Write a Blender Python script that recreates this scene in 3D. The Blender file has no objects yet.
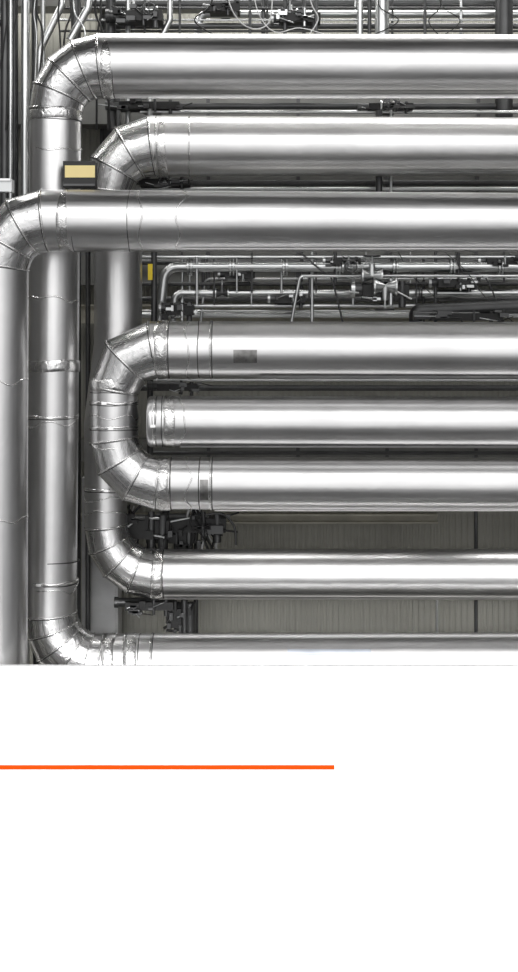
import bpy, math, random
from mathutils import Vector, Matrix, noise
random.seed(7)
scene = bpy.context.scene
scene.view_settings.view_transform = 'Standard'
scene.view_settings.look = 'None'

CAM_D, CAM_Z, U = 8.0, 4.0, 0.006     # viewing distance, eye height, metres per image pixel at zero depth
XR = 4.4                               # right wall
def W(sx, sz, y=0.0):  # image pixel coordinates to world position at depth y
    k = (CAM_D + y) / CAM_D * U
    return Vector(((sx - 259) * k, y, CAM_Z - (sz - 332) * k))
def R(r, y=0.0):
    return r * U * (CAM_D + y) / CAM_D
def endx(y=0.0):
    return (XR-.012) / ((CAM_D + y) / CAM_D * U) + 259

# ---------------------------------------------------------------- materials
def new_mat(name):
    m = bpy.data.materials.new(name); m.use_nodes = True
    nt = m.node_tree
    return m, nt, nt.nodes['Principled BSDF']
def simple(name, col, rough=0.5, metal=0.0, var=0.15, scale=6.0, spec=.5):
    m, nt, b = new_mat(name)
    b.inputs['Roughness'].default_value = rough
    b.inputs['Metallic'].default_value = metal
    b.inputs['Specular IOR Level'].default_value = spec
    tc = nt.nodes.new('ShaderNodeTexCoord')
    n = nt.nodes.new('ShaderNodeTexNoise'); n.inputs['Scale'].default_value = scale; n.inputs['Detail'].default_value = 5
    nt.links.new(tc.outputs['Object'], n.inputs['Vector'])
    r = nt.nodes.new('ShaderNodeValToRGB')
    r.color_ramp.elements[0].position = .3; r.color_ramp.elements[1].position = .7
    r.color_ramp.elements[0].color = tuple(c*(1-var) for c in col) + (1,)
    r.color_ramp.elements[1].color = tuple(min(1,c*(1+var)) for c in col) + (1,)
    nt.links.new(n.outputs['Fac'], r.inputs['Fac'])
    nt.links.new(r.outputs['Color'], b.inputs['Base Color'])
    return m
def cladding(name, col, r0, r1, bump=0.12, crinkle=0.0, cs=22):
    m, nt, b = new_mat(name)
    b.inputs['Metallic'].default_value = 1.0
    L = nt.links.new
    tc = nt.nodes.new('ShaderNodeTexCoord')
    mp = nt.nodes.new('ShaderNodeMapping'); mp.inputs['Scale'].default_value = (60, 1.2, 1)
    L(tc.outputs['UV'], mp.inputs['Vector'])
    n = nt.nodes.new('ShaderNodeTexNoise'); n.inputs['Scale'].default_value = 1.0; n.inputs['Detail'].default_value = 6
    L(mp.outputs['Vector'], n.inputs['Vector'])
    mr = nt.nodes.new('ShaderNodeMapRange'); mr.inputs['From Min'].default_value=.3; mr.inputs['From Max'].default_value=.7
    mr.inputs['To Min'].default_value=r0; mr.inputs['To Max'].default_value=r1
    L(n.outputs['Fac'], mr.inputs['Value']); L(mr.outputs['Result'], b.inputs['Roughness'])
    n2 = nt.nodes.new('ShaderNodeTexNoise'); n2.inputs['Scale'].default_value = 3.0; n2.inputs['Detail'].default_value = 4
    L(tc.outputs['Object'], n2.inputs['Vector'])
    r = nt.nodes.new('ShaderNodeValToRGB')
    r.color_ramp.elements[0].position = .3; r.color_ramp.elements[1].position = .7
    r.color_ramp.elements[0].color = tuple(c*.88 for c in col)+(1,); r.color_ramp.elements[1].color = tuple(col)+(1,)
    L(n2.outputs['Fac'], r.inputs['Fac']); L(r.outputs['Color'], b.inputs['Base Color'])
    mp3 = nt.nodes.new('ShaderNodeMapping'); mp3.inputs['Scale'].default_value = (5, 1.0, 1)
    L(tc.outputs['UV'], mp3.inputs['Vector'])
    n3 = nt.nodes.new('ShaderNodeTexNoise'); n3.inputs['Scale'].default_value = 1.5; n3.inputs['Detail'].default_value = 2
    L(mp3.outputs['Vector'], n3.inputs['Vector'])
    bp = nt.nodes.new('ShaderNodeBump'); bp.inputs['Strength'].default_value = bump; bp.inputs['Distance'].default_value = 0.02
    L(n3.outputs['Fac'], bp.inputs['Height'])
    if crinkle:
        n4 = nt.nodes.new('ShaderNodeTexNoise'); n4.inputs['Scale'].default_value = cs; n4.inputs['Detail'].default_value = 3; n4.inputs['Distortion'].default_value = 1.5
        L(tc.outputs['Object'], n4.inputs['Vector'])
        b2 = nt.nodes.new('ShaderNodeBump'); b2.inputs['Strength'].default_value = crinkle; b2.inputs['Distance'].default_value = .01
        L(n4.outputs['Fac'], b2.inputs['Height']); L(bp.outputs['Normal'], b2.inputs['Normal']); L(b2.outputs['Normal'], b.inputs['Normal'])
    else:
        L(bp.outputs['Normal'], b.inputs['Normal'])
    return m
M_CLAD = cladding('aluminium_cladding', (.83,.825,.825), .28, .38, .10, .07, 7)
M_ELB = cladding('aluminium_elbow', (.80,.795,.795), .22, .34, .3, .32, 16)
M_CLAD2 = cladding('aluminium_band', (.95,.945,.94), .18, .28, .05)
M_FOIL = cladding('foil_tape', (.86,.855,.85), .2, .32, .2, .45)
M_DARKSEAM = simple('seam_dark', (.08,.08,.08), .45, .6)
M_STEEL = cladding('small_pipe_steel', (.64,.65,.65), .25, .4)
M_DSTEEL = simple('dark_steel', (.10,.101,.102), .4, .7)
M_BLACK = simple('black_rubber', (.015,.015,.015), .5)
M_BEIGE = simple('beige_beam_paint', (.46,.44,.37), .6)
M_CABLEW = simple('white_cable', (.7,.7,.7), .4)
M_YEL = simple('yellow_label', (.95,.78,.36), .5, 0, .04)
M_YELS = simple('yellow_paint', (.95,.70,.03), .5, 0, .04)
M_WHITE = simple('white_page', (.95,.95,.95), .9, 0, .01, spec=0)  # white of the page area below the pipes
M_ORANGE = simple('orange_page_ink', (.58,.054,.004), .9, 0, .01, spec=0)  # orange of the bar on the page area
M_CORR = simple('corrugated_sheet', (.37,.365,.325), .5, 0, .10, 2)
M_BACKING = simple('dark_backing_sheet', (.20,.20,.188), .45, .3)  # dark tone for the added backing boxes
M_FLOOR = simple('concrete', (.11,.11,.11), .7, 0, .2, 2)
M_CEIL = simple('ceiling_paint', (.08,.08,.08), .8)
M_SIDE = simple('side_wall_paint', (.13,.13,.13), .8)
M_BLUE = simple('blue_film', (.60,.635,.70), .34, 1.0)
M_PATCH = simple('patch_plate', (.30,.295,.29), .35, .95, .3, 30)

# ---------------------------------------------------------------- mesh builder
class MB:
    def __init__(s): s.v=[]; s.f=[]; s.uv=[]; s.mi=[]; s.sm=[]; s.mats=[]
    def m(s, mat):
        if mat not in s.mats: s.mats.append(mat)
        return s.mats.index(mat)
    def face(s, idx, mat, smooth=True, uv=None):
        s.f.append(idx); s.mi.append(s.m(mat)); s.sm.append(smooth)
        s.uv.append(uv or [(0,0)]*len(idx))
    def grid(s, rings, mat, uvs=None, smooth=True, closed=True):
        n=len(rings[0]); b=len(s.v)
        for r in rings: s.v += [tuple(p) for p in r]
        for i in range(len(rings)-1):
            for j in range(n if closed else n-1):
                k=(j+1)%n
                q=[b+i*n+j, b+i*n+k, b+(i+1)*n+k, b+(i+1)*n+j]
                u=None
                if uvs:
                    l0,l1=uvs[i],uvs[i+1]; a0=j/n; a1=(j+1)/n
                    u=[(a0,l0),(a1,l0),(a1,l1),(a0,l1)]
                s.face(q,mat,smooth,u)
    def cap(s, ring, mat):
        b=len(s.v); s.v += [tuple(p) for p in ring]; s.face(list(range(b,b+len(ring))),mat,False)
    def box(s, c, sz, mat, rot=None):
        b=len(s.v); c=Vector(c); h=Vector(sz)/2
        for dx in(-1,1):
            for dy in(-1,1):
                for dz in(-1,1):
                    p=Vector((dx*h.x,dy*h.y,dz*h.z))
                    if rot: p=rot@p
                    s.v.append(tuple(c+p))
        for q in [(0,1,3,2),(4,6,7,5),(0,4,5,1),(2,3,7,6),(0,2,6,4),(1,5,7,3)]:
            s.face([b+i for i in q],mat,False)
    def build(s, name):
        me=bpy.data.meshes.new(name); me.from_pydata(s.v,[],s.f); 
        for m in s.mats: me.materials.append(m)
        uvl=me.uv_layers.new(name='UVMap'); k=0
        for p,mi,sm,uv in zip(me.polygons,s.mi,s.sm,s.uv):
            p.material_index=mi; p.use_smooth=sm
            for t in uv: uvl.data[k].uv=t; k+=1
        me.update()
        o=bpy.data.objects.new(name,me); scene.collection.objects.link(o)
        return o

def frame(t):
    a=Vector((0,1,0)) if abs(t.y)<.9 else Vector((1,0,0))
    u=a.cross(t).normalized(); v=t.cross(u).normalized()
    return u,v     # v ~ +y (away from viewer)
def ringpts(p,t,pn,r,n):
    u,v=frame(t); out=[]
    for j in range(n):
        a=2*math.pi*j/n
        d=v*math.cos(a)+u*math.sin(a)      # seam at back
        q=p+d*r
        out.append(q+t*((p-q).dot(pn)/t.dot(pn)))
    return out
def bead(mb,p,t,pn,r,w,h,mat,n=48,wob=0.0):
    base=ringpts(p,t,pn,r,n)
    if wob:
        sd=random.random()*50
        base=[q+pn*wob*noise.noise(Vector((math.cos(6.283*j/n)*1.3+sd,math.sin(6.283*j/n)*1.3,sd))) for j,q in enumerate(base)]
    prof=[(-w,-.004),(-w*.8,h*.7),(-w*.3,h),(w*.3,h),(w*.8,h*.7),(w,-.004)]
    rings=[]
    for s_,hh in prof:
        rings.append([q+pn*s_+(q-p).normalized()*hh for q in base])
    mb.grid(rings,mat)
def fillet(pts, rads, bends, ngs):
    P=[pts[0]]; Rr=[rads[0]]; J=[0]
    for i in range(1,len(pts)-1):
        a,b,c=pts[i-1],pts[i],pts[i+1]
        if not bends[i]:
            P.append(b);Rr.append(rads[i]);J.append(1);continue
        ng=ngs[i] if isinstance(ngs,list) else ngs
        d1=(a-b).normalized(); d2=(c-b).normalized()
        ang=d1.angle(d2); L=bends[i]/math.tan(ang/2)
        s=b+d1*L
        bis=(d1+d2).normalized(); cen=b+bis*(bends[i]/math.sin(ang/2))
        v1=s-cen; v2=b+d2*L-cen; tot=v1.angle(v2); ax=v1.cross(v2).normalized()
        r0=rads[i][0] if isinstance(rads[i],tuple) else rads[i]
        r1=rads[i][1] if isinstance(rads[i],tuple) else rads[i]
        for k in range(ng+1):
            P.append(cen+Matrix.Rotation(tot*k/ng,3,ax)@v1); Rr.append(r0+(r1-r0)*k/ng); J.append(2)
        J[-1]=3
    P.append(pts[-1]);Rr.append(rads[-1]);J.append(0)
    return P,Rr,J
def sweep(mb,P,Rr,mat,n=48,J=None,beadmat=None,bw=.006,bh=.006,cap=True,elb=None):
    T=[(P[i+1]-P[i]).normalized() for i in range(len(P)-1)]
    N=[T[0]]+[(T[i-1]+T[i]).normalized() for i in range(1,len(T))]+[T[-1]]
    l=random.random()*10
    for i in range(len(T)):
        t=T[i]; L=(P[i+1]-P[i]).length
        a=ringpts(P[i],t,N[i],Rr[i],n); b=ringpts(P[i+1],t,N[i+1],Rr[i+1],n)
        mt=elb if (elb and J and J[i]==2) else mat
        mb.grid([a,b],mt,[l,l+L]); l+=L+random.random()*3
        if J and J[i]>=2 and beadmat:
            bead(mb,P[i],t,N[i],Rr[i],bw,bh,beadmat,n)
            bead(mb,P[i]+N[i]*(bw*1.4),t,N[i],Rr[i],bw*.45,.001,M_DARKSEAM,n)
        if i==0 and cap: mb.cap(a,mat)
        if i==len(T)-1 and cap: mb.cap(b,mat)
def hoop(mb,p,axis,r,w,h,mat,wob=0): bead(mb,p,axis,axis,r,w/2,h,mat,64,wob)
def strip_patch(mb,x0,x1,z,y,r,a0,a1,mat,h=.0025):
    rings=[]
    for x in (x0,x1):
        rings.append([Vector((x,y-(r+h)*math.cos(a0+(a1-a0)*k/10),z+(r+h)*math.sin(a0+(a1-a0)*k/10))) for k in range(11)])
    mb.grid(rings,mat,closed=False)

X=Vector((1,0,0)); Z=Vector((0,0,1))
def joint(mb,p,ax,r,st):
    if st=='b': hoop(mb,p,ax,r,.012,.005,M_CLAD2,.004); hoop(mb,p+ax*.010,ax,r,.006,.001,M_DARKSEAM)
    if st=='k': hoop(mb,p,ax,r,.006,.0015,M_DARKSEAM,.006)
    if st=='s': hoop(mb,p,ax,r,.020,.004,M_CLAD2,.012); hoop(mb,p+ax*.014,ax,r,.006,.001,M_DARKSEAM,.006)
    if st=='t': hoop(mb,p,ax,r,.075,.004,M_FOIL,.012)
    if st=='w': hoop(mb,p,ax,r,.010,.003,M_CLAD2,.05)
    if st=='s':
        mb.box(p+Vector((0,-r-.006,0))+(Z if ax==X else X)*random.uniform(-.06,.06),(.03,.010,.016),M_CLAD2)
def joints_h(mb,y,zs,xs,r,style=None):
    for i,sx in enumerate(xs):
        joint(mb,W(sx,zs,y),X,r,style[i] if style else 'b')
def long_seam(mb,x0,x1,z,y,r,ang,mat=None):
    w=.009/r
    strip_patch(mb,x0,x1,z,y,r,ang-w,ang+w,mat or M_CLAD,.004)
    strip_patch(mb,x0,x1,z,y,r,ang-w*1.7,ang-w,M_DARKSEAM,.0015)

def big_pipe(spec,y,ngs=4):
    pts=[W(a[0],a[1],y) for a in spec]
    rads=[(tuple(R(q,y) for q in a[2]) if isinstance(a[2],tuple) else R(a[2],y)) for a in spec]
    bends=[R(a[3],y) for a in spec]
    mb=MB(); P,Rr,J=fillet(pts,rads,bends,ngs)
    sweep(mb,P,Rr,M_CLAD,64,J,M_CLAD2,elb=M_ELB)
    return mb
def vjoints(mb,x,zs,y,r,st='b'):
    for i,z in enumerate(zs): joint(mb,W(x,z,y),-Z,r,st[i] if len(st)>1 else st)

# pipe A / H : outermost loop
y=0.0; e=endx(y)
mb=big_pipe([(e,67,30.5,0),(56,66,(32,25.5),46),(50,664,(26,29.5),50),(e,662,30,0)],y,[0,4,5,0])
joints_h(mb,y,66.5,[109,106,115],R(31.6),style='tkk')
joints_h(mb,y,663.8,[110,125,132,140,152],R(29.9),style='tbtkb')
vjoints(mb,56,[116,122,150],y,R(25.6),'tkw'); vjoints(mb,53.5,[300,365,366,560],y,R(25.8),'wktk'); vjoints(mb,52,[416,422,580,588],y,R(26),'swsw')
z=W(0,67,y).z; long_seam(mb,W(115,0).x,XR-.02,z,y,R(31),math.radians(-62))
z=W(0,663,y).z; strip_patch(mb,W(287,0).x,W(369,0).x,z,y,R(30),math.radians(29),math.radians(40),M_BLUE,.0015)
mb.build('insulated_pipe')

# pipe C : nearest
y=-0.4; e=endx(y)
mb=big_pipe([(e,224,27.5,0),(0,220.5,(31,28.5),46),(-3,990,29,0)],y,[0,3,0])
joints_h(mb,y,221,[66,75,130,141,182],R(30.5,y),style='tkkww')
z=W(0,223,y).z; long_seam(mb,W(182,0,y).x,XR-.02,z,y,R(28.7,y),math.radians(-64))
vjoints(mb,-1,[380,520],y,R(28.8,y),'w')
mb.build('insulated_pipe')

# pipe B / G
y=0.42; e=endx(y)
mb=big_pipe([(e,147.5,27.5,0),(107,146,(30,23),44),(109,200,23,0),(118,245,24,0),(118,345,24,0),(106,425,22,0),(106,574,(21,24.5),48),(e,574.5,26,0)],y,[0,3,0,0,0,0,4,0])
joints_h(mb,y,146.3,[157,163,172,190],R(29.5,y),style='btkb')
joints_h(mb,y,574,[158,164],R(24.8,y),style='tk')
vjoints(mb,106,[488,500,512],y,R(21.8,y),'sww')
z=W(0,147,y).z; long_seam(mb,W(190,0,y).x,XR-.02,z,y,R(28.5,y),math.radians(-60))
z=W(0,574,y).z; long_seam(mb,W(160,0,y).x,XR-.02,z,y,R(25.3,y),math.radians(-60))
mb.build('insulated_pipe')

# pipe D / F
y=0.0; e=endx(y)
mb=big_pipe([(e,352,29,0),(114,349.5,(28.3,24),40),(114,483,(24,26),44),(e,485.5,26.5,0)],y,[0,2,3,0])
joints_h(mb,y,349.8,[162,168,190,199,211],R(28.6),style='tbwkb')
joints_h(mb,y,483.4,[164,170,188,200,211],R(26.4),style='tbwkb')
vjoints(mb,114,[385,392,446],y,R(24),'tkw'); vjoints(mb,114,[402,415,427],y,R(24),'sws')
z=W(0,350.5,y).z; strip_patch(mb,W(234,0).x,W(257,0).x,z,y,R(28.6),math.radians(-24),math.radians(2),M_PATCH)
z=W(0,483.7,y).z; strip_patch(mb,W(201,0).x,W(209,0).x,z,y,R(26.4),math.radians(-30),math.radians(15),M_PATCH)
z=W(0,351,y).z; long_seam(mb,W(260,0).x,XR-.02,z,y,R(28.9),math.radians(-60))
z=W(0,485,y).z; long_seam(mb,W(215,0).x,XR-.02,z,y,R(26.8),math.radians(-60))
mb.build('insulated_pipe')

# pipe E : dead-end with domed cap
y=0.0; e=endx(y)
mb=MB(); p0=W(152,421.5,y); p1=W(e,423.5,y)
sweep(mb,[p0,p1],[R(25.5),R(26.3)],M_CLAD,64)
rings=[]
for k in range(7):
    a=k/6*math.pi/2; rr=R(25.5)*(.86+.14*math.cos(a)); 
    rings.append([p0-X*(.025*math.sin(a))+Vector((0,math.cos(t)*rr,math.sin(t)*rr)) for t in [2*math.pi*j/48 for j in range(48)]])
mb.grid(rings,M_CLAD); mb.cap(rings[-1],M_DSTEEL)
joints_h(mb,y,421.6,[155,163,170,181],R(25.6),style='sktw')
z=W(0,422.8,y).z; long_seam(mb,W(181,0).x,XR-.02,z,y,R(25.9),math.radians(-60))
mb.build('insulated_pipe')

# ---------------------------------------------------------------- small pipe helpers
def small(mb,pts,r,mat,y,bend=8,n=16):
    V=[W(p[0],p[1],p[2] if len(p)>2 else y) for p in pts]
    rr=R(r,y); P,Rr,J=fillet(V,[rr]*len(V),[0]+[R(bend,y)]*(len(V)-2)+[0],6) if len(V)>2 else (V,[rr]*2,None)
    sweep(mb,P,Rr,mat,n)
def flange(mb,p,ax,r,mat):
    for s in(-1,1):
        c=p+ax*s*r*.35
        a=c-ax*r*.18; b=c+ax*r*.18
        sweep(mb,[a,b],[r*1.9]*2,mat,20)
        u,v=frame(ax)
        for j in range(8):
            t=j*math.pi/4
            q=c+(u*math.cos(t)+v*math.sin(t))*r*1.55
            sweep(mb,[q-ax*r*.3,q+ax*r*.3],[r*.16]*2,M_DSTEEL,6)
def valve(mb,p,ax,r,up,mat=None):
    mat=mat or M_DSTEEL
    u=up
    for s in(-1,1): sweep(mb,[p,p+ax*s*r*2.2],[r*.8,r*1.7],mat,16); sweep(mb,[p+ax*s*r*2.2,p+ax*s*r*2.6],[r*2,r*2],M_STEEL,16)
    sweep(mb,[p,p+u*r*3],[r*1.0,r*.7],mat,16); sweep(mb,[p+u*r*3,p+u*r*5],[r*.25]*2,M_STEEL,8)
    c=p+u*r*5; a,b=frame(u); n=16; rim=[c+(a*math.cos(2*math.pi*j/n)+b*math.sin(2*math.pi*j/n))*r*2 for j in range(n+1)]
    sweep(mb,rim,[r*.22]*(n+1),M_DSTEEL,8)
    for j in range(0,n,4): sweep(mb,[c,rim[j]],[r*.15]*2,M_DSTEEL,6)

# ---------------------------------------------------------------- background pipework
mb=MB()
small(mb,[(endx(.8),267,.8),(165,267,.8),(158,330,.8)],5,M_STEEL,.8,14)
small(mb,[(endx(.9),293,.9),(175,293,.9),(172,330,.9)],3.5,M_STEEL,.9,8)
small(mb,[(endx(.95),283,.95),(120,284,.95)],1.8,M_DSTEEL,.95)
small(mb,[(endx(.9),305,.9),(180,306,.9)],2.2,M_STEEL,.9)
small(mb,[(endx(.85),257,.85),(120,257,.85)],2.2,M_STEEL,.85)
small(mb,[(endx(.75),276,.75),(300,276,.75),(290,330,.75)],1.6,M_STEEL,.75,5)
small(mb,[(endx(1.1),299,1.1),(130,299,1.1)],2.6,M_DSTEEL,1.1)
small(mb,[(endx(1.15),315,1.15),(130,315,1.15)],3.0,M_STEEL,1.15)
small(mb,[(endx(1.15),262,1.15),(130,262,1.15)],3.0,M_DSTEEL,1.15)
small(mb,[(endx(1.0),279,1.0),(205,279,1.0),(200,330,1.0)],1.4,M_STEEL,1.0,5)
small(mb,[(endx(1.0),311,1.0),(130,311,1.0)],1.3,M_STEEL,1.0)
for sx in (190,232,285,338,395,452,500):
    flange(mb,W(sx,267,.8),X,R(4.6,.8),M_STEEL)
for sx in (215,310,420):
    flange(mb,W(sx,293,.9),X,R(3.2,.9),M_DSTEEL)
small(mb,[(416,330,.7),(416,311,.7),(560,305,.7),(endx(.7),305,.7)],7,M_DSTEEL,.7,5)
for i in range(26):
    sx=random.uniform(165,515); yy=random.choice([.78,.86,1.0])
    z0=random.choice([245,257,267]); z1=random.choice([283,293,305,330])
    small(mb,[(sx,z0,yy),(sx,z1,yy)],random.uniform(.7,1.8),random.choice([M_STEEL,M_DSTEEL,M_DSTEEL]),yy)
# top of frame
small(mb,[(endx(1.1),14,1.1),(200,14,1.1),(196,60,1.1)],4,M_STEEL,1.1,8)
small(mb,[(endx(1.0),26,1.0),(110,26,1.0)],3,M_DSTEEL,1.0)
small(mb,[(endx(1.2),2,1.2),(90,4,1.2)],5,M_DSTEEL,1.2)
small(mb,[(382,-60,.7),(382,60,.7)],7,M_STEEL,.7)
small(mb,[(360,-60,.8),(360,60,.8)],3,M_STEEL,.8)
small(mb,[(504,-60,.9),(504,120,.9)],9,M_DSTEEL,.9)
small(mb,[(461,-60,1.0),(461,60,1.0)],1.8,M_STEEL,1.0)
small(mb,[(170,-60,.8),(170,20,.8),(150,60,.8),(150,120,.8)],3,M_STEEL,.8,6)
for i in range(12):
    sx=random.uniform(120,515); yy=random.choice([.85,1.0,1.15])
    small(mb,[(sx,-60,yy),(sx,60,yy)],random.uniform(.8,2.2),random.choice([M_STEEL,M_DSTEEL,M_DSTEEL]),yy)
for zz in (8,20,31):
    small(mb,[(endx(.95),zz,.95),(60,zz,.95)],1.2,M_STEEL if zz==20 else M_DSTEEL,.95)
# left verticals
for sx,r,yy,mt in [(4,5,.55,M_DSTEEL),(16,4,.7,M_DSTEEL),(25,4.5,.6,M_STEEL),(36,3,.8,M_DSTEEL),(-8,6,.7,M_STEEL),(44,2.5,.9,M_STEEL),(-20,6,.6,M_STEEL),(10,2,.5,M_STEEL)]:
    small(mb,[(sx+random.uniform(-3,3),-80,yy),(sx,700,yy)],r,mt,yy)
small(mb,[(60,-60,.7),(62,5,.7),(40,50,.7),(38,240,.7)],3.5,M_STEEL,.7,8)
small(mb,[(92,-60,.6),(88,8,.6),(70,40,.6)],4,M_STEEL,.6,8)
small(mb,[(110,-60,.9),(112,130,.9)],5,M_DSTEEL,.9)
small(mb,[(128,-60,.9),(128,130,.9)],2.5,M_STEEL,.9)
small(mb,[(76,-60,.8),(76,700,.8)],5,M_DSTEEL,.8)
small(mb,[(88,240,.75),(88,700,.75)],2.5,M_DSTEEL,.75)
for zz,rr,yy,mt in [(106,3.2,.9,M_DSTEEL),(112,1.6,.8,M_STEEL),(183,3,.9,M_DSTEEL),(189,2,.8,M_STEEL),(388,3,.95,M_DSTEEL),(453,2,.9,M_DSTEEL),(380,1.5,.8,M_STEEL)]:
    small(mb,[(endx(yy),zz,yy),(140,zz,yy)],rr,mt,yy)
for sx,zz0,zz1,r,yy in [(476,500,720,1.8,.9),(437,600,720,1.4,.9),(150,370,470,3,.55),(165,500,560,3,.75),(196,500,740,2.3,.8),(185,590,740,2.4,.8),(154,235,330,3,.62),(250,-40,60,1.5,.9),(285,-40,60,2,.9),(425,-40,60,1.6,.9),(379,110,200,3.4,.62),(391,110,200,1.4,.62)]:
    small(mb,[(sx,zz0,yy),(sx,zz1,yy)],r,M_STEEL if r<1.5 else M_DSTEEL,yy)
mb.build('process_pipework')

def vobj(sx,sz,y,r,ax=X,up=Z,mat=None):
    mb=MB(); p=W(sx,sz,y); valve(mb,p,ax,R(r,y),up,mat); mb.build('gate_valve')
F=Vector((0,-1,0))
vobj(372,276,.65,4,X,Z,M_STEEL); vobj(350,267,.72,3,X,F,M_STEEL); vobj(222,293,.85,2.6,X,Z); vobj(385,287,.6,4.5,X,-Z,M_STEEL)
vobj(388,106,.75,3,X,F,M_STEEL); vobj(165,183,.7,2.4,X,F,M_STEEL); vobj(150,12,.8,3,X,F,M_STEEL); vobj(290,14,.9,3,X,Z,M_STEEL)

def actuator(sx,sz,y,w,h,seed,dark=False):
    rnd=random.Random(seed); mb=MB(); c=W(sx,sz,y); w=R(w,y); h=R(h,y)
    st=M_DSTEEL if dark else M_STEEL
    mb.box(c,(w,.16,h*.5),M_BLACK)
    sweep(mb,[c+Vector((-w*.7,0,h*.1)),c+Vector((w*.2,0,h*.1))],[h*.28]*2,M_DSTEEL,20)
    sweep(mb,[c+Vector((-w*.74,0,h*.1)),c+Vector((-w*.66,0,h*.1))],[h*.34]*2,st,20)
    sweep(mb,[c+Vector((w*.1,-.08,-h*.5)),c+Vector((w*.1,-.08,h*.5))],[h*.09]*2,st,12)
    sweep(mb,[c+Vector((w*.35,-.06,-h*.6)),c+Vector((w*.35,-.06,h*.4))],[h*.14]*2,M_DSTEEL,12)
    for i in range(7):
        p=c+Vector((rnd.uniform(-w,w)*.6,-.09,rnd.uniform(-h,h)*.4))
        mb.box(p,(w*rnd.uniform(.06,.22),.05,h*rnd.uniform(.08,.3)),rnd.choice([M_DSTEEL,M_BLACK,st]))
        sweep(mb,[p,p+Vector((rnd.uniform(-1,1)*w*.4,-.02,rnd.uniform(-1,1)*h*.4))],[h*.035]*2,rnd.choice([M_STEEL,M_BLACK]),8)
    mb.box(c+Vector((0,.14,0)),(w*.3,.2,h*.3),M_DSTEEL)
    mb.build('valve_actuator')
for a in [(148,528,.6,44,36,1,True),(198,524,.66,56,28,2,True),(172,534,.72,50,30,22,True),(150,604,.5,48,16,3,True),(183,616,.6,22,38,4,True),(178,387,.4,40,14,5,True),(180,310,.6,28,20,6),(385,292,.7,46,26,7),(165,183,.75,50,12,8,True),(150,107,.85,60,14,9,True),(300,20,.95,40,18,10),(390,108,.8,44,12,11,True),(345,262,.8,30,12,12),(455,284,.85,36,14,13),(140,18,.8,46,20,14,True),(465,317,.6,70,14,15,True),(240,275,.9,30,14,16),(225,10,1.0,30,16,18,True),(290,300,.9,30,14,19),(500,262,.85,30,12,20)]:
    actuator(*a)

mb=MB()
def cable(pts,r,mat,y):
    V=[W(*p,y) for p in pts]; out=[]
    n=len(V)
    for i in range(n-1):
        a=V[max(i-1,0)];b=V[i];c=V[i+1];d=V[min(i+2,n-1)]
        for k in range(6):
            t=k/6
            out.append(.5*((2*b)+(c-a)*t+(2*a-5*b+4*c-d)*t*t+(3*b-a-3*c+d)*t**3))
    out.append(V[-1]); sweep(mb,out,[R(r,y)]*len(out),mat,8)
cable([(222,-30),(232,10),(250,28),(270,20),(272,-30)],.6,M_CABLEW,.6)
cable([(300,-30),(312,5),(318,20),(305,40)],.6,M_CABLEW,.6)
cable([(250,-30),(258,12),(275,32),(300,28),(330,36)],.5,M_CABLEW,.65)
for i in range(4):
    x0=random.uniform(170,460); z0=random.choice([252,258,262]); 
    cable([(x0,z0),(x0+random.uniform(5,25),z0+20),(x0+random.uniform(20,50),z0+random.uniform(25,45)),(x0+random.uniform(40,80),z0+70)],random.uniform(.4,1.0),random.choice([M_BLACK,M_DSTEEL]),random.uniform(.6,.8))
for i in range(14):
    x0=random.uniform(125,205); z0=random.uniform(508,516)
    cable([(x0,z0-10),(x0+random.uniform(-5,15),z0+12),(x0+random.uniform(5,25),z0+22),(x0+random.uniform(0,35),z0+50)],random.uniform(.6,1.3),random.choice([M_BLACK,M_BLACK,M_BLACK,M_CABLEW]),random.uniform(.5,.7))
for i in range(10):
    x0=random.uniform(-5,150); 
    cable([(x0,-30),(x0+random.uniform(-8,8),10),(x0+random.uniform(-12,12),40),(x0+random.uniform(-15,15),130)],random.uniform(.6,1.3),random.choice([M_BLACK,M_BLACK,M_STEEL]),random.uniform(.5,.65))
for i in range(4):
    x0=random.uniform(170,500)
    cable([(x0,-30),(x0+random.uniform(-8,8),5),(x0+random.uniform(-25,25),22),(x0+random.uniform(-40,40),45)],random.uniform(.5,.8),M_BLACK,random.uniform(.6,.8))
cable([(205,515),(222,514),(234,526),(236,545)],1.2,M_DSTEEL,.55)
mb.build('cable_bundle')

# dark flanged boxes, added to darken the backdrop behind the pipes
def backing_box(z0,z1,y,x0=-XR+.03,x1=XR-.03):
    mb=MB(); a=W(0,z0,y).z; b=W(0,z1,y).z; d=.22
    mb.box(((x0+x1)/2,y+d/2,(a+b)/2),(x1-x0,d,a-b),M_BACKING)
    x=x0+.3
    while x<x1:
        mb.box((x,y+d/2,(a+b)/2),(.025,d+.05,a-b+.05),M_DSTEEL); x+=.62
    mb.build('dark_backing')
backing_box(-40,6,1.28); backing_box(92,124,1.2); backing_box(170,200,1.25); backing_box(245,285,1.3); backing_box(440,462,1.3)

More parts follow.
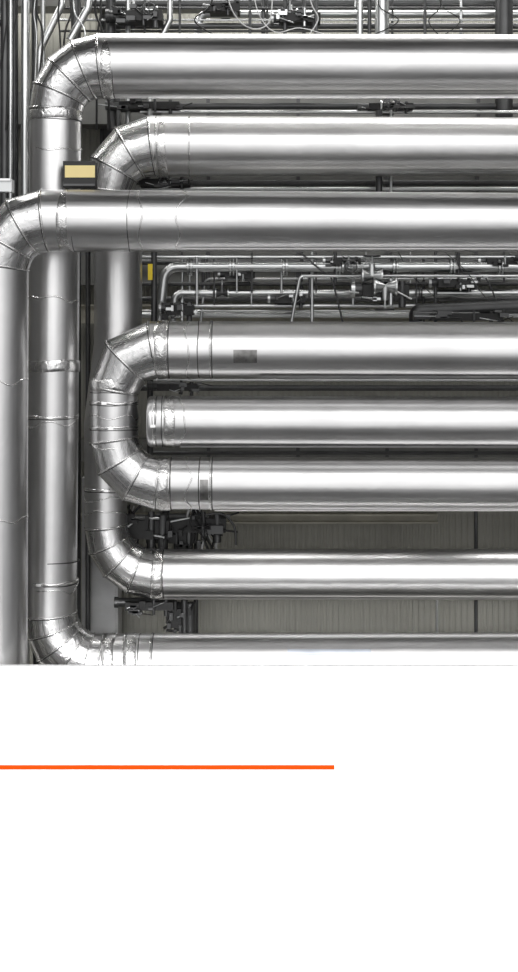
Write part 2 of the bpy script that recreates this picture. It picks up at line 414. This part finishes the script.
def ibeam(name,p0,p1,h,w,mat,t=.012):
    mb=MB(); d=(p1-p0); L=d.length; d.normalize()
    c=(p0+p1)/2
    if abs(d.x)>.5:
        mb.box(c,(L,t,h),mat); mb.box(c+Z*(h/2),(L,w,t),mat); mb.box(c-Z*(h/2),(L,w,t),mat)
    else:
        mb.box(c,(h,t,L),mat); mb.box(c+X*(h/2),(t,w,L),mat); mb.box(c-X*(h/2),(t,w,L),mat)
    return mb.build(name)
YB=1.35; xl=-XR+.02; xr=XR-.02
ibeam('steel_beam',Vector((xl,YB,W(0,314,YB).z)),Vector((xr,YB,W(0,314,YB).z)),.12,.12,M_BEIGE)
ibeam('steel_beam',Vector((xl,YB,W(0,518,YB).z)),Vector((W(437,0,YB).x,YB,W(0,518,YB).z)),.05,.12,M_BEIGE)
for sx in (110,-250,760):
    x=W(sx,0,1.62).x
    ibeam('steel_column',Vector((x,1.66,0)),Vector((x,1.66,7.4)),.13,.1,M_DSTEEL)
mb=MB(); y=.95
a=W(82,478,y); b=W(118,700,y)
mb.box(((a.x+b.x)/2,y+.12,a.z/2),(b.x-a.x,.24,a.z),simple('cabinet_paint',(.45,.45,.45),.5))
mb.box(((a.x+b.x)/2,y-.005,a.z/2),((b.x-a.x)*.85,.012,a.z*.94),simple('cabinet_door',(.5,.5,.5),.45))
mb.build('electrical_cabinet')

mb=MB(); y=-.27
a=W(63,161,y); b=W(95,187,y); c=(a+b)/2
mb.box((c.x,y+.05,c.z),(b.x-a.x,.10,a.z-b.z),M_BLACK)
a2=W(65,165.5,y); b2=W(95,177.5,y)
mb.box(((a2.x+b2.x)/2,y-.002,(a2.z+b2.z)/2),(b2.x-a2.x,.006,a2.z-b2.z),M_YEL)
mb.box((c.x-.03,y+.12,c.z),(.03,.08,.03),M_DSTEEL)
mb.box((c.x,y-.004,b.z+.012),(b.x-a.x,.012,.012),M_DSTEEL)
mb.build('junction_box')
mb=MB(); a=W(148,264,.5); b=W(152.5,280,.5)
mb.box((a+b)/2,(b.x-a.x,.02,a.z-b.z),M_YELS); mb.box((a+b)/2+Vector((0,.05,0)),(.02,.1,.02),M_DSTEEL)
mb.build('warning_tag')
mb=MB(); y=-.5
p=W(5,186,y); mb.box(p,(.09,.08,.07),M_STEEL); mb.box(p+Vector((-.02,0,.03)),(.12,.12,.012),M_CLAD)
mb.build('pipe_bracket')

# ---------------------------------------------------------------- room shell
def box_obj(name,c,sz,mat):
    mb=MB(); mb.box(c,sz,mat); return mb.build(name)
mb=MB(); x=-4.5; pitch=.045; prof=[]
while x<4.5:
    prof += [(x,1.755),(x+pitch*.45,1.755),(x+pitch*.55,1.762),(x+pitch*.92,1.762)]; x+=pitch
mb.grid([[Vector((a,b,0)) for a,b in prof],[Vector((a,b,7.5)) for a,b in prof]],M_CORR,smooth=False,closed=False)
mb.box((0,1.85,3.75),(9,.1,7.5),M_CORR)
mb.build('wall_back')
box_obj('floor',(0,-4,-.05),(9.2,12,.1),M_FLOOR)
box_obj('ceiling',(0,-.2,7.55),(9.2,4.2,.1),M_CEIL)
box_obj('wall_right',(XR+.05,-.4,3.75),(.1,4.4,7.5),M_SIDE)
box_obj('wall_left',(-XR-.05,-.4,3.75),(.1,4.4,7.5),M_SIDE)
yb=-.62; top=W(0,664.5,yb).z; th=.03
box_obj('page_panel',(0,yb-th/2,top/2),(2*XR,th,top),M_WHITE)  # added panel standing in for the blank white page area
yf=yb-th
a=W(-30,765,yf); b=W(334.5,769.5,yf)
box_obj('page_bar_1',((a.x+b.x)/2-.5,yf-.0015,(a.z+b.z)/2),(b.x-a.x+1,.003,a.z-b.z),M_ORANGE)  # thin strip standing in for the orange bar on the page

# ---------------------------------------------------------------- light
w=bpy.data.worlds.new('hall_light'); scene.world=w; w.use_nodes=True
nt=w.node_tree; bg=nt.nodes['Background']
tc=nt.nodes.new('ShaderNodeTexCoord')
vm=nt.nodes.new('ShaderNodeVectorMath'); vm.operation='DOT_PRODUCT'
vm.inputs[1].default_value=Vector((0.05,-1,.25)).normalized()
nt.links.new(tc.outputs['Generated'],vm.inputs[0])
cr=nt.nodes.new('ShaderNodeValToRGB'); cr.color_ramp.interpolation='EASE'
els=cr.color_ramp.elements
els[0].position=0.0; els[0].color=(.05,.05,.051,1)
els[1].position=1.0; els[1].color=(1,1,1,1)
k=els.new(.5); k.color=(.13,.13,.132,1)
k=els.new(.80); k.color=(.36,.361,.363,1)
nt.links.new(vm.outputs['Value'],cr.inputs['Fac']); nt.links.new(cr.outputs['Color'],bg.inputs['Color'])
bg.inputs['Strength'].default_value=1.42
def area(name,loc,target,sx,sy,power,col=(1,1,1),spread=math.pi):
    l=bpy.data.lights.new(name,'AREA'); l.shape='RECTANGLE'; l.size=sx; l.size_y=sy; l.energy=power; l.color=col; l.spread=spread
    o=bpy.data.objects.new(name,l); scene.collection.objects.link(o); o.location=loc
    o.rotation_euler=(Vector(target)-Vector(loc)).to_track_quat('-Z','Y').to_euler(); return o
area('overhead_area_light',(0,-4.5,7.2),(0,0,3),9,1.2,105,(1,.995,.985))
area('overhead_area_light',(0,1.1,7.4),(0,1.4,0),8,.3,190,(1,.99,.97))  # unseen light added overhead to brighten the background
area('back_wall_fill_light',(0,1.15,.6),(0,1.6,3.2),8,.25,13,(1,.98,.94))  # added light, hidden behind the white panel, lifts the lower back wall
area('panel_fill_light',(0,-4.6,3.2),(0,-.62,1.15),8,.5,85,spread=math.radians(42))  # added narrow-spread light that pushes the page panel to full white

# ---------------------------------------------------------------- camera
cam=bpy.data.cameras.new('camera'); co=bpy.data.objects.new('camera',cam); scene.collection.objects.link(co)
co.location=(0,-CAM_D,CAM_Z); co.rotation_euler=(math.pi/2,0,0)
cam.sensor_fit='HORIZONTAL'; cam.sensor_width=36; cam.lens=36*(CAM_D/U)/518
cam.shift_y=-(486-332)/518
scene.camera=co
